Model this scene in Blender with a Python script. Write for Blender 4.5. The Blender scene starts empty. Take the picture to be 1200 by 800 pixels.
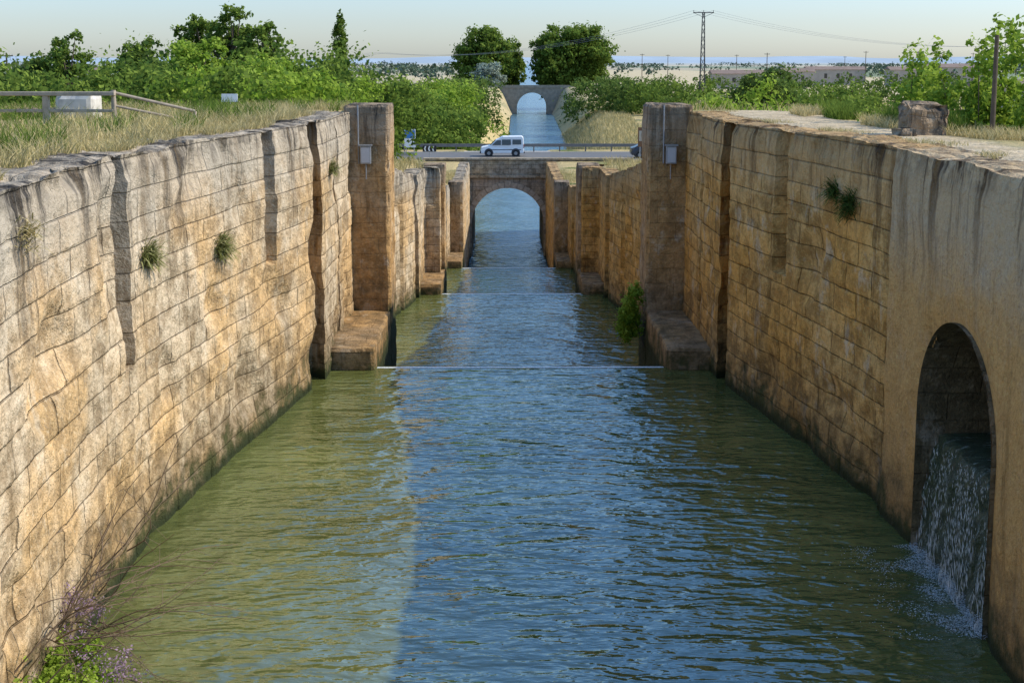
import bpy, math, numpy as np
from mathutils import Vector, noise
rad=math.radians
scene=bpy.context.scene
scene.view_settings.view_transform='Standard'
scene.view_settings.look='None'
scene.view_settings.exposure=0
scene.view_settings.gamma=1
COL=scene.collection

# ---------------------------------------------------------------- node helpers
class M:
    def __init__(s,name):
        s.m=bpy.data.materials.new(name); s.m.use_nodes=True
        s.t=s.m.node_tree; s.n=s.t.nodes; s.n.clear()
        s.out=s.n.new('ShaderNodeOutputMaterial')
    def put(s,sock,v):
        if isinstance(v,bpy.types.NodeSocket): s.t.links.new(v,sock)
        elif isinstance(v,(tuple,list)):
            if sock.type=='RGBA' and len(v)==3: v=(*v,1)
            sock.default_value=v
        else: sock.default_value=v
    def node(s,typ,props=None,**ins):
        n=s.n.new(typ)
        for k,v in (props or {}).items(): setattr(n,k,v)
        for k,v in ins.items():
            s.put(n.inputs[k.replace('_',' ')] if k.replace('_',' ') in n.inputs else n.inputs[k],v)
        return n
    def pos(s): return s.node('ShaderNodeNewGeometry').outputs['Position']
    def uv(s): return s.node('ShaderNodeUVMap').outputs['UV']
    def attr(s,name): return s.node('ShaderNodeAttribute',{'attribute_name':name}).outputs['Fac']
    def scale(s,v,sc):
        n=s.n.new('ShaderNodeVectorMath'); n.operation='MULTIPLY'
        s.put(n.inputs[0],v); n.inputs[1].default_value=sc; return n.outputs[0]
    def noise(s,vec,scale,detail=5,rough=.55,dist=0):
        return s.node('ShaderNodeTexNoise',Vector=vec,Scale=scale,Detail=detail,Roughness=rough,Distortion=dist).outputs['Fac']
    def math(s,op,a,b=0.0,clamp=False):
        n=s.n.new('ShaderNodeMath'); n.operation=op; n.use_clamp=clamp
        s.put(n.inputs[0],a); s.put(n.inputs[1],b); return n.outputs[0]
    def mr(s,v,a,b,c=0.0,d=1.0):
        n=s.n.new('ShaderNodeMapRange'); n.interpolation_type='SMOOTHSTEP'
        s.put(n.inputs[0],v)
        for i,x in enumerate((a,b,c,d)): n.inputs[i+1].default_value=x
        return n.outputs[0]
    def mix(s,f,a,b,mode='MIX'):
        n=s.n.new('ShaderNodeMix'); n.data_type='RGBA'; n.blend_type=mode
        s.put(n.inputs[0],f); s.put(n.inputs[6],a); s.put(n.inputs[7],b); return n.outputs[2]
    def bump(s,h,strength=.5,dist=.02,normal=None):
        n=s.node('ShaderNodeBump',Height=h,Strength=strength,Distance=dist)
        if normal: s.put(n.inputs['Normal'],normal)
        return n.outputs[0]
    def bsdf(s,color,rough=.8,normal=None,**kw):
        n=s.n.new('ShaderNodeBsdfPrincipled')
        s.put(n.inputs['Base Color'],color); s.put(n.inputs['Roughness'],rough)
        if normal: s.put(n.inputs['Normal'],normal)
        for k,v in kw.items(): s.put(n.inputs[k.replace('_',' ')],v)
        return n.outputs[0]
    def end(s,sh): s.t.links.new(sh,s.out.inputs[0]); return s.m

def stone(name,c1,c2,dark=(.045,.04,.034),top_dark=1.0,brick=1.0,wet=True,bw=.86,rh=.38,grey=(.36,.33,.28)):
    m=M(name); p=m.pos(); uv=m.uv()
    n1=m.noise(p,.4,3,.6); n2=m.noise(p,2.6,5,.68); n3=m.noise(p,17,3,.75)
    c=m.mix(m.mr(n1,.40,.60),c1,c2)
    c=m.mix(m.mr(n2,.38,.60,.6,0),c,tuple(x*.34 for x in c2))
    pale=m.noise(m.scale(uv,(1.1,.7,1)),1.5,4,.72)
    c=m.mix(m.mr(pale,.54,.66,0,.5),c,(.66,.56,.41))
    br=m.node('ShaderNodeTexBrick',{'offset':.5},Vector=uv,Color1=(.64,.62,.59),Color2=(1.16,1.11,1.06),Mortar=(.33,.29,.25),
              Scale=1.0,Mortar_Size=.012,Mortar_Smooth=.8,Bias=0.0,Brick_Width=bw,Row_Height=rh)
    pl=m.attr('plaster'); bf=m.math('MULTIPLY',m.math('SUBTRACT',1.0,pl),brick*.95)
    bf2=bf; bf=m.math('MULTIPLY',bf,m.mr(n2,.36,.60,1.0,.55))
    c=m.mix(bf,c,br.outputs['Color'],'MULTIPLY')
    t=m.attr('t'); st=m.noise(m.scale(uv,(2.2,.2,1)),1.3,5,.74,.3)
    st2=m.noise(m.scale(uv,(.5,.12,1)),1.0,2,.6)
    plc=m.mix(m.mr(m.math('ADD',t,m.math('MULTIPLY',n2,1.2)),.9,2.7),(.52,.45,.33),(.60,.34,.12))
    c=m.mix(m.math('MULTIPLY',pl,.75),c,plc)
    vo=m.node('ShaderNodeTexVoronoi',Vector=p,Scale=8.0,Randomness=1.0).outputs['Distance']
    pit=m.mr(m.math('ADD',vo,m.math('MULTIPLY',n3,.5)),.22,.52,1,0); pit=m.math('MULTIPLY',pit,m.mr(n2,.44,.60)); pit=m.math('MULTIPLY',pit,m.mr(pl,0,1,1,.25))
    c=m.mix(m.math('MULTIPLY',pit,.5),c,dark)
    c=m.mix(m.mr(n3,.52,.68,0,.5),c,tuple(x*.4 for x in c1))
    c=m.mix(m.mr(n3,.46,.32,0,.35),c,tuple(min(.8,x*1.35) for x in c1))
    # grey lichen and dark run-off below the coping
    c=m.mix(m.math('MULTIPLY',m.mr(m.math('SUBTRACT',t,m.math('MULTIPLY',n2,1.8)),-.5,.6,.7,0),top_dark),c,grey)
    k=m.math('MULTIPLY',m.mr(t,.05,2.5,1,0),m.mr(st2,.38,.6,.25,1))
    k=m.math('ADD',m.math('MULTIPLY',m.mr(st,.46,.60),k),m.math('MULTIPLY',m.mr(t,.0,.55,.7,0),m.mr(n2,.42,.58)))
    c=m.mix(m.math('MULTIPLY',k,.85*top_dark,True),c,dark)
    c=m.mix(m.math('MULTIPLY',m.mr(st,.54,.70),.6),c,tuple(x*.26 for x in c2))
    if wet:
        h=m.attr('h'); hh=m.math('ADD',h,m.math('MULTIPLY',m.math('SUBTRACT',n2,.5),2.2))
        c=m.mix(m.mr(hh,.1,1.6,.8,0),c,(.11,.075,.036))
        c=m.mix(m.mr(hh,.0,.6,.85,0),c,(.042,.054,.016))
        c=m.mix(m.mr(h,.05,.25,.85,0),c,(.02,.028,.01))
    hgt=m.math('ADD',m.math('MULTIPLY',n3,.5),m.math('MULTIPLY',n2,1.4))
    hgt=m.math('SUBTRACT',hgt,m.math('MULTIPLY',m.math('MULTIPLY',br.outputs['Fac'],bf2),.5))
    return m.end(m.bsdf(c,.9,m.bump(hgt,1.0,.07),Specular_IOR_Level=.15))

def plain(name,c,rough=.6,var=.25,sc=6,metal=0,spec=.4):
    m=M(name); n=m.noise(m.pos(),sc,3,.6)
    col=m.mix(m.mr(n,.3,.7,0,var),c,tuple(x*.4 for x in c))
    return m.end(m.bsdf(col,rough,Metallic=metal,Specular_IOR_Level=spec))

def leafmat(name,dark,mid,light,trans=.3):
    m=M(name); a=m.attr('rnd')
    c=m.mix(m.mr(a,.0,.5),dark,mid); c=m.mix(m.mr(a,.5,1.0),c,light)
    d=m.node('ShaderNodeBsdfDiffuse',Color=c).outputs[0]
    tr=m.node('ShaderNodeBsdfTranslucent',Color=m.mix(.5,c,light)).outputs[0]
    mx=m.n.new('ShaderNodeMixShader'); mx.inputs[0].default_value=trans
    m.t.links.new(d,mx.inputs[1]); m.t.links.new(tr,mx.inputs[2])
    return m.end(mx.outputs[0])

def water(name,base,bumpd=.05,ior=1.5,sc=1.0,rough=.04):
    m=M(name); p=m.pos()
    v=m.scale(p,(.9*sc,2.0*sc,1))
    a=m.noise(v,1.15,2,.5,.5); b=m.noise(v,3.8,2,.5,.3); g=m.noise(p,.22,2); g2=m.noise(m.scale(p,(.5,.25,1)),.9,2)
    amp=m.mr(g2,.3,.7,.65,1.2)
    h=m.math('MULTIPLY',m.math('ADD',a,m.math('MULTIPLY',b,.33)),amp)
    c=m.mix(m.mr(g,.3,.7),base,tuple(x*.7 for x in base))
    return m.end(m.bsdf(c,rough,m.bump(h,1.0,bumpd),IOR=ior,Specular_IOR_Level=.8,Specular_Tint=(.62,.9,1.0,1)))

MAT_L=stone('stone_left',(.62,.50,.34),(.63,.42,.20),grey=(.42,.37,.29))
MAT_R=stone('stone_right',(.74,.44,.15),(.74,.38,.09),dark=(.065,.042,.024),grey=(.50,.35,.18),top_dark=.85)
MAT_P=stone('stone_pier',(.48,.33,.18),(.52,.31,.12),brick=.4,grey=(.34,.26,.18))
MAT_B=stone('stone_bridge',(.44,.37,.27),(.48,.37,.22),top_dark=.5,wet=False,bw=.7,rh=.38)
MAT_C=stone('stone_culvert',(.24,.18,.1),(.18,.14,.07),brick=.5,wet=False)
MAT_W=water('canal_water',(.13,.145,.04),.14,1.9)
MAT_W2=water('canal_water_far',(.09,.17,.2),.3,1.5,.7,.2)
LEAF_G=leafmat('leaf_green',(.04,.075,.012),(.10,.16,.028),(.21,.28,.05),.35)
LEAF_D=leafmat('leaf_dark',(.035,.065,.015),(.08,.125,.03),(.15,.21,.045),.3)
LEAF_B=leafmat('leaf_bright',(.08,.15,.015),(.19,.29,.03),(.34,.44,.07),.4)
LEAF_F=leafmat('leaf_far',(.06,.09,.07),(.095,.135,.09),(.15,.19,.12),.1)
LEAF_S=leafmat('leaf_silver',(.16,.19,.15),(.28,.32,.24),(.38,.43,.33),.2)
DRY=leafmat('dry_grass',(.17,.17,.06),(.46,.37,.16),(.64,.53,.28),.3)
PURP=leafmat('purple_flower',(.2,.12,.18),(.3,.2,.28),(.4,.3,.38),.2)
BARK=plain('bark',(.12,.09,.06),.9,.5,8)
TWIG=plain('twig',(.2,.14,.09),.9,.3,8)
METAL=plain('galvanised_metal',(.35,.36,.37),.45,.3,5,.6)
DARKM=plain('dark_metal',(.05,.05,.055),.6,.2)
WOOD=plain('weathered_wood',(.38,.31,.23),.85,.5,9)
CONC=plain('concrete',(.45,.41,.34),.85,.4,3)
FARST=plain('far_bridge_stone',(.30,.26,.2),.9,.5,1)
WHITEP=plain('white_paint',(.8,.8,.78),.35,.06,2)
GLASS=plain('dark_glass',(.02,.025,.03),.08,.1,2,0,.8)
RUBBER=plain('rubber',(.02,.02,.02),.8,.1)
REDP=plain('red_lamp',(.4,.02,.02),.3,.1)
FOAM=M('foam')
_n=FOAM.noise(FOAM.scale(FOAM.pos(),(3,3,1)),6,4,.7)
FOAM.end(FOAM.bsdf(FOAM.mix(FOAM.mr(_n,.35,.65),(.35,.4,.38),(.8,.84,.84)),.4))
FOAM=FOAM.m

# ---------------------------------------------------------------- mesh helpers
def qmesh(name,V,Q,mats,mi=None,attrs=None,uv=None,smooth=False,parent=None):
    V=np.asarray(V,dtype=np.float32).reshape(-1,3); Q=np.asarray(Q,dtype=np.int32).reshape(-1,4)
    me=bpy.data.meshes.new(name)
    me.vertices.add(len(V)); me.vertices.foreach_set('co',V.ravel())
    me.loops.add(Q.size); me.loops.foreach_set('vertex_index',Q.ravel())
    me.polygons.add(len(Q)); me.polygons.foreach_set('loop_start',np.arange(0,Q.size,4,dtype=np.int32))
    for m in mats: me.materials.append(m)
    if mi is not None: me.polygons.foreach_set('material_index',np.asarray(mi,dtype=np.int32))
    me.polygons.foreach_set('use_smooth',np.full(len(Q),smooth))
    if uv is not None:
        l=me.uv_layers.new(name='UVMap'); l.data.foreach_set('uv',np.asarray(uv,dtype=np.float32)[Q.ravel()].ravel())
    for k,a in (attrs or {}).items():
        at=me.attributes.new(k,'FLOAT','POINT'); at.data.foreach_set('value',np.asarray(a,dtype=np.float32))
    me.update(calc_edges=True); me.validate()
    o=bpy.data.objects.new(name,me); COL.objects.link(o)
    if parent: o.parent=parent
    return o
def pmesh(name,V,F,mat,parent=None,smooth=False,bevel=0,loc=None):
    me=bpy.data.meshes.new(name); me.from_pydata([tuple(v) for v in V],[],F)
    me.materials.append(mat)
    for p in me.polygons: p.use_smooth=smooth
    me.update()
    o=bpy.data.objects.new(name,me); COL.objects.link(o)
    if parent: o.parent=parent
    if loc: o.location=loc
    if bevel:
        b=o.modifiers.new('bevel','BEVEL'); b.width=bevel; b.segments=2
    return o
def box(name,x0,x1,y0,y1,z0,z1,mat,parent=None,bevel=0):
    V=[(x,y,z) for z in (z0,z1) for y in (y0,y1) for x in (x0,x1)]
    F=[(0,2,3,1),(4,5,7,6),(0,1,5,4),(2,6,7,3),(0,4,6,2),(1,3,7,5)]
    return pmesh(name,V,F,mat,parent,bevel=bevel)
def empty(name,loc=(0,0,0),rz=0):
    e=bpy.data.objects.new(name,None); e.location=loc; e.rotation_euler=(0,0,rz); COL.objects.link(e); return e
def tubes(segs,k=6):
    V=[];Q=[];b=0
    for p0,p1,r0,r1 in segs:
        p0=np.array(p0,float);p1=np.array(p1,float);d=p1-p0;L=np.linalg.norm(d)+1e-9;d/=L
        a=np.cross(d,(0,0,1) if abs(d[2])<.9 else (1,0,0));a/=np.linalg.norm(a);c=np.cross(d,a)
        for p,r in((p0,r0),(p1,r1)):
            for i in range(k):
                t=2*math.pi*i/k; V.append(p+r*(math.cos(t)*a+math.sin(t)*c))
        for i in range(k): Q.append((b+i,b+(i+1)%k,b+k+(i+1)%k,b+k+i))
        b+=2*k
    return np.array(V),np.array(Q)
def tube_obj(name,segs,mat,parent=None,k=6):
    V,Q=tubes(segs,k); return qmesh(name,V,Q,[mat],smooth=True,parent=parent)
def cyl(name,p0,p1,r0,r1,mat,parent=None,k=16):
    V,Q=tubes([(p0,p1,r0,r1)],k)
    F=[tuple(q) for q in Q]+[tuple(range(k))[::-1],tuple(range(k,2*k))]
    return pmesh(name,V,F,mat,parent)
def nz(x,y,z=0): return noise.noise(Vector((x,y,z)))
def leaves(rng,blobs,n,size,sub=14,spread=.3,up=.35):
    B=np.array(blobs,float); w=(B[:,3]*B[:,4]*B[:,5])**.67; w/=w.sum()
    idx=rng.choice(len(B),n,p=w)
    d=rng.normal(size=(len(B),sub,3)); d/=np.linalg.norm(d,axis=2,keepdims=True)
    d[:,:,2]=np.where(d[:,:,2]<-.5,-d[:,:,2],d[:,:,2])
    rr=rng.uniform(.45,1.0,(len(B),sub,1)); C=d*rr
    cs=rng.uniform(.0,1.0,(len(B),sub)); sz=rng.uniform(.5,1.25,(len(B),sub))
    k=rng.integers(0,sub,n)
    off=rng.normal(size=(n,3))*spread*sz[idx,k][:,None]*.62
    P=B[idx,:3]+(C[idx,k]+off)*B[idx,3:6]
    N=off/np.maximum(np.linalg.norm(off,axis=1,keepdims=True),1e-6)*.7+rng.normal(size=(n,3))*.6+np.array([0,0,up])
    N/=np.linalg.norm(N,axis=1,keepdims=True)
    R=rng.normal(size=(n,3)); U=np.cross(N,R); U/=np.linalg.norm(U,axis=1,keepdims=True); W=np.cross(N,U)
    s=size*rng.uniform(.55,1.3,n)[:,None]
    V=np.stack([P-U*s*.5,P-W*s*.32,P+U*s*.5,P+W*s*.32],1).reshape(-1,3)
    Q=np.arange(4*n).reshape(-1,4)
    val=np.clip(.5*cs[idx,k]+.25*rng.random(n)+.25*(off[:,2]/(spread*.8)+.3)+.12*d[idx,k,2],0,1)  # leaf tone: random per clump and leaf, plus lighter toward clump tops
    return V,Q,np.repeat(val,4)
def plant(name,blobs,n,size,mat,seed,segs=None,bark=None,sub=14,spread=.3):
    rng=np.random.default_rng(seed); V,Q,a=leaves(rng,blobs,n,size,sub,spread)
    mi=np.zeros(len(Q))
    if segs:
        V2,Q2=tubes(segs); Q=np.vstack([Q,Q2+len(V)]); V=np.vstack([V,V2]); a=np.concatenate([a,np.zeros(len(V2))])
        mi=np.concatenate([mi,np.ones(len(Q2))])
    return qmesh(name,V,Q,[mat,bark or BARK],mi,{'rnd':a})
def tree(name,x,y,z,H,W,n,size,mat,seed,crown0=.25,nb=14,sub=14,spread=.32,bs=.3):
    rng=np.random.default_rng(seed); blobs=[];segs=[]
    cz=z+H*(crown0+1)/2; rz=H*(1-crown0)/2
    tr=H*.022; top=(x+rng.normal()*W*.03,y,z+H*.8)
    pts=[(x,y,z-.5),(x+rng.normal()*W*.02,y+rng.normal()*W*.02,z+H*.3),(x+rng.normal()*W*.03,y,z+H*.55),top]
    for i in range(3): segs.append((pts[i],pts[i+1],tr*(1-.28*i),tr*(1-.28*(i+1))))
    for i in range(nb):
        g=i*2.39996; zz=1-2*(i+.5)/nb; q=math.sqrt(1-zz*zz); d=np.array([math.cos(g)*q,math.sin(g)*q,zz]); r=rng.uniform(.5,.85)
        c=np.array([x+d[0]*W/2*r,y+d[1]*W/2*r,cz+d[2]*rz*r])
        b=rng.uniform(.7,1.25)*bs; blobs.append((*c,W*b*.75,W*b*.75,min(rz,W)*b*.85))
        f=rng.uniform(.3,.75); s=np.array(pts[1])*(1-f)+np.array(top)*f
        mid=(s+c)/2+np.array([0,0,-.03*H]); segs+= [(s,mid,tr*.45,tr*.3),(mid,c,tr*.3,tr*.1)]
    blobs.append((x,y,cz,W*.3,W*.3,rz*.6))
    return plant(name,blobs,n,size,mat,seed+1,segs,sub=sub,spread=spread)
def blades(name,P,h,w,mat,seed,lean=.35):
    rng=np.random.default_rng(seed); P=np.asarray(P,float); n=len(P)
    h=h*rng.uniform(.4,1.3,n); a=rng.uniform(0,6.283,n); l=rng.normal(size=(n,2))*lean*h[:,None]
    U=np.stack([np.cos(a),np.sin(a),np.zeros(n)],1)*w/2
    M1=P+np.stack([l[:,0]*.35,l[:,1]*.35,h*.55],1); Tp=P+np.stack([l[:,0],l[:,1],h],1)
    V=np.stack([P-U,P+U,M1+U*.7,M1-U*.7,Tp+U*.15,Tp-U*.15],1).reshape(-1,3)
    b=np.arange(n)[:,None]*6; Q=np.vstack([b+np.array([0,1,2,3]),b+np.array([3,2,4,5])])
    return qmesh(name,V,Q,[mat],attrs={'rnd':np.repeat(rng.random(n),6)})

# ---------------------------------------------------------------- lock geometry
OFF=[0.0,29.5,57.2]; ZW=[0.0,-3.75,-7.05,-10.3]; PT=[5.56,1.74,-1.66]
_py=[2.5,4,7,11,13.5,16.5,18,21.5,24,26,26.3]; _pw=[3.2,3.6,4.4,5.0,5.2,5.3,5.26,4.85,4.45,4.17,4.1]
_gy=np.linspace(2.5,26.3,240); _gw=np.convolve(np.pad(np.interp(_gy,_py,_pw),12,mode='edge'),np.ones(25)/25,'valid')
def hw(Y):
    if Y<2.5: return 3.3
    for o in reversed(OFF):
        if Y>=o+2.5:
            r=Y-o
            if r<=26.2: return float(np.interp(r,_gy,_gw))
            if r<=33.2: return 4.1
            return 3.3
    return 3.3
_ty=[-60,33,56,62.5,85,92,128,150,1e5]; _tz=[5.38,5.38,1.66,1.66,-1.72,-2.0,-2.0,-4.6,-4.6]
def T(Y): return float(np.interp(Y,_ty,_tz))

def brickdisp(u,v,bw=.86,rh=.38):
    row=math.floor(v/rh); o=0 if row%2 else bw*.5
    bn=math.floor((u+o)/bw); x=(u+o)-bn*bw; y=v-row*rh
    j=min(x,bw-x,y,rh-y)
    rnd=nz(bn*3.7+.3,row*5.1+.7,1.3)
    return rnd, max(0,1-j/.035)
def wall(name,side,Y0,Y1,zw,zb,res,mat,insets=(),arch=None,plY=None,capw=.8):
    ys=np.arange(Y0,Y1,.02); xs=np.array([hw(y) for y in ys])
    ds=np.hypot(np.diff(xs),np.diff(ys)); s=np.concatenate([[0],np.cumsum(ds)])
    n=int(s[-1]/res)+1; su=np.linspace(0,s[-1],n); Yp=np.interp(su,s,ys); Xp=np.interp(su,s,xs)
    tx=np.gradient(Xp,su); ty=np.gradient(Yp,su)
    nx,ny=ty,-tx
    maxt=max(T(y) for y in Yp); nr=int((maxt-zb)/res)+1; nc=max(3,int(capw/max(res,.08)))
    V=[];UV=[];tt=[];hh=[];pp=[];SD=[]
    for i in range(n):
        Y=Yp[i]; top=T(Y)+.05*nz(su[i]*.8,9.1,side)+(.07*nz(math.floor(su[i]/.95)*7.3,2.2,side))
        for j in range(nr+nc):
            if j<nr: z=zb+(top-zb)*j/(nr-1); o=0
            else: z=top; o=(j-nr+1)*capw/nc
            u=su[i]; v=z+o
            # courses of unequal height, joints nearly straight
            vv=v+.05*math.sin(v*2.9+.6)+.006*nz(u*.6,z*.3,side*3+7)+.02*nz(u*.1,3,side)
            uu=u+.10*math.sin(u*1.9+side)+.06*math.sin(u*4.3)
            rnd,jt=brickdisp(uu,vv)
            pl=0.0
            if plY is not None: pl=min(1,max(0,(plY-Y)/.12))
            q=1-.85*pl
            d=(.028*rnd+.014*jt)*q+.03*nz(u*1.1,z*1.4,side*2)+.016*nz(u*4.3,z*4.3,side)*(1-.5*pl)+(.014*nz(u*11,z*11,4))*q
            e=top-z
            if j<nr and e<.36:
                ch=nz(u*1.7,z*2.2,side+3.3); bl_=nz(math.floor(uu/.86)*4.1,9.9,side)
                d+=(.36-e)*(.10+.35*max(0,ch)+.25*max(0,bl_))+.05*(.36-e)/.36*nz(u*5,z*5,side+2)
            if j<nr:
                er=nz(u*.7,z*.7,side*11+3)
                if er>.22: d+=(er-.22)*.4*q
            d-=.06*pl
            for (ya,yb,za,zc,dep) in insets:
                if ya<Y<yb and za<z+.001: 
                    if z<zc: d+=dep
            sdv=9
            y2=Y;z2=z
            if arch and j<nr:
                ac,ar,azs=arch
                if z>azs: rr_=math.hypot(Y-ac,z-azs); sdv=rr_-ar; gy=(Y-ac)/max(rr_,1e-6); gz_=(z-azs)/max(rr_,1e-6)
                else: sdv=abs(Y-ac)-ar; gy=1 if Y>ac else -1; gz_=0
                if abs(sdv)<.6*res: y2=Y-gy*sdv; z2=z-gz_*sdv; sdv=0
                if sdv<.35: d*=max(0,sdv)/.35
            if j>=nr:
                z2=top+.025*nz(u*4,o*4,5)-.03*jt+.02*rnd; 
                if j==nr: z2-=.02+.05*max(0,nz(u*2.2,7,side))
                dd=o+.05
            else: dd=d
            dd=max(dd,-.08)
            xx=np.interp(y2,ys,xs) if y2!=Y else Xp[i]
            V.append((side*(xx+nx[i]*dd),y2+ny[i]*dd,z2)); UV.append((uu,vv)); tt.append(max(0,top-z)); hh.append(z-zw); pp.append(pl); SD.append(sdv)
    R=nr+nc; V=np.array(V); SD=np.array(SD)
    a=(np.arange(n-1)[:,None]*R+np.arange(R-1)[None,:]).ravel()
    Q=np.stack([a,a+1,a+R+1,a+R],1) if side>0 else np.stack([a,a+R,a+R+1,a+1],1)
    if arch:
        f=SD[Q]; keep=~((f<=0).all(axis=1)); Q=Q[keep]
    return qmesh(name,V,Q,[mat],attrs={'t':tt,'h':hh,'plaster':pp},uv=UV)

def rbox(name,x0,x1,y0,y1,z0,z1,res,zw,mat,parent=None,amp=.03,ztop=None,faces='xXyYZ',extra=0):
    V=[];Q=[];UV=[];tt=[];hh=[]
    ztop=z1 if ztop is None else ztop
    cx,cy,cz=(x0+x1)/2,(y0+y1)/2,(z0+z1)/2
    def grid(f,La,Lb,flip,uvf):
        na=max(2,int(La/res)+1); nb=max(2,int(Lb/res)+1); b=len(V)
        for i in range(na):
            for j in range(nb):
                x,y,z=f(i/(na-1),j/(nb-1)); u,v=uvf(x,y,z)
                k=amp
                dx=k*nz(x*2,y*2,z*2)+k*.5*nz(x*7,y*7,z*7+3); dy=k*nz(x*2+9,y*2,z*2)+k*.5*nz(x*7,y*7+9,z*7); dz=k*.6*nz(x*2,y*2+9,z*2)
                ex=min(x-x0,x1-x); ey=min(y-y0,y1-y); ez=z1-z
                w=0
                for p_,q_ in((ex,ey),(ex,ez),(ey,ez)):
                    if p_<.06 and q_<.06: w=max(w,.04+.09*max(0,nz(x*3,y*3,z*3)))
                gx=(cx-x);gy=(cy-y);g=math.hypot(gx,gy)+1e-6
                V.append((x+dx+gx/g*w,y+dy+gy/g*w,z+(dz if z>z0+.01 else 0)-w*.3*(z>z1-.01))); UV.append((u,v)); tt.append(ztop-z); hh.append(z-zw)
        for i in range(na-1):
            for j in range(nb-1):
                q=[b+i*nb+j,b+(i+1)*nb+j,b+(i+1)*nb+j+1,b+i*nb+j+1]
                Q.append(q[::-1] if flip else q)
    X,Y_,Z=x1-x0,y1-y0,z1-z0
    if 'y' in faces: grid(lambda a,b:(x0+a*X,y0,z0+b*Z),X,Z,False,lambda x,y,z:(x,z))
    if 'Y' in faces: grid(lambda a,b:(x0+a*X,y1,z0+b*Z),X,Z,True,lambda x,y,z:(x,z))
    if 'x' in faces: grid(lambda a,b:(x0,y0+a*Y_,z0+b*Z),Y_,Z,True,lambda x,y,z:(y,z))
    if 'X' in faces: grid(lambda a,b:(x1,y0+a*Y_,z0+b*Z),Y_,Z,False,lambda x,y,z:(y,z))
    if 'Z' in faces: grid(lambda a,b:(x0+a*X,y0+b*Y_,z1),X,Y_,False,lambda x,y,z:(x,y))
    return qmesh(name,V,Q,[mat],attrs={'t':tt,'h':hh,'plaster':np.zeros(len(V))},uv=UV,parent=parent)

ARCH=(15.38,1.42,1.98)
LI=[(16.25,16.62,2.6,99,.34),(22.85,23.4,2.9,99,.22),(25.75,26.2,-9,99,.4),(28.6,28.85,.4,99,.18)]
RI=[(22.6,23.2,2.8,99,.24),(25.75,26.2,-9,99,.4),(28.6,28.85,.4,99,.18)]
wall('canal_lock_wall',-1,2.5,31.4,0,-.6,.06,MAT_L,LI)
wall('canal_lock_wall',1,2.5,31.4,0,-.6,.06,MAT_R,RI,arch=ARCH,plY=18.2)
SI=lambda o:[(o+22.9,o+23.4,-99,99,.22),(o+25.75,o+26.2,-99,99,.4)]
wall('canal_lock_wall',-1,32.6,60.9,ZW[1],-4.4,.16,MAT_L,SI(29.5))
wall('canal_lock_wall',1,32.6,60.9,ZW[1],-4.4,.16,MAT_R,SI(29.5))
wall('canal_lock_wall',-1,62.0,88.6,ZW[2],-7.7,.2,MAT_L,SI(57.2))
wall('canal_lock_wall',1,62.0,88.6,ZW[2],-7.7,.2,MAT_R,SI(57.2))
wall('canal_channel_wall',-1,90.5,111,ZW[3],-11,.25,MAT_L)
wall('canal_channel_wall',1,90.5,111,ZW[3],-11,.25,MAT_R)
for g in range(3):
    py=31.3+[0,29.5,57.2][g]; r=[.07,.14,.2][g]; zn=ZW[g+1]
    for sd in(-1,1):
        xa,xb=(3.17,4.25) if sd>0 else (-4.25,-3.17)
        p=rbox('lock_gate_pier',xa,xb,py,py+1.55,zn-.6,PT[g],r,ZW[g],MAT_P,ztop=PT[g])
        rbox('gate_ledge',xa,xb+ (.2 if sd>0 else 0),py-4.3,py-.003,zn-.6,ZW[g]+.48,r,ZW[g]-.3,MAT_P,parent=p,ztop=9+ZW[g],amp=.03)
    rbox('lock_sill',-3.165,3.165,py-4.2,py-3.6,zn-.6,ZW[g]-.05,.3,ZW[g],MAT_P,faces='yYZ')
# ---------------------------------------------------------------- culvert
ac,ar,azs=ARCH
culv=empty('culvert')
prof=[(ac-ar,-.6),(ac-ar,azs)]
for i in range(1,32):
    a=math.pi-math.pi*i/32; prof.append((ac+ar*math.cos(a),azs+ar*math.sin(a)))
prof+=[(ac+ar,azs),(ac+ar,-.6)]
V=[];Q=[];UV=[]
dep=np.linspace(0,4.5,46); 
for k,d in enumerate(dep):
    L=0
    for i,(y,z) in enumerate(prof):
        if i: L+=math.hypot(y-prof[i-1][0],z-prof[i-1][1])
        f=min(1,d/.3); dn=.05*f*nz(y*2,z*2,d*2)
        V.append((hw(y)+d-.06,y+dn*(1 if y<ac else -1)*.8,z+dn*.6)); UV.append((d,L))
np_=len(prof)
for k in range(len(dep)-1):
    for i in range(np_-1): Q.append((k*np_+i,k*np_+i+1,(k+1)*np_+i+1,(k+1)*np_+i))
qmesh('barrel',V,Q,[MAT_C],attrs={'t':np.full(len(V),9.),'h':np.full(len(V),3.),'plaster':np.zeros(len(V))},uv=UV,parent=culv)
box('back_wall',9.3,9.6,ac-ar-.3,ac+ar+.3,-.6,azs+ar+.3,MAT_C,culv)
m=M('cascade_water'); p=m.pos()
s1=m.noise(m.scale(p,(1,4,.8)),2.6,5,.75,.4); s2=m.noise(m.scale(p,(1,1.8,1)),9,4,.8)
f=m.math('MULTIPLY',m.mr(s1,.50,.68),m.mr(s2,.44,.62))
c=m.mix(m.mr(s2,.3,.7),(.025,.04,.014),(.075,.10,.04)); c=m.mix(f,c,(.5,.56,.50))
CASC=m.end(m.bsdf(c,.25,m.bump(m.math('ADD',s1,m.math('MULTIPLY',s2,.5)),.9,.12)))
V=[];Q=[];ny_,nz_=60,70
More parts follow.
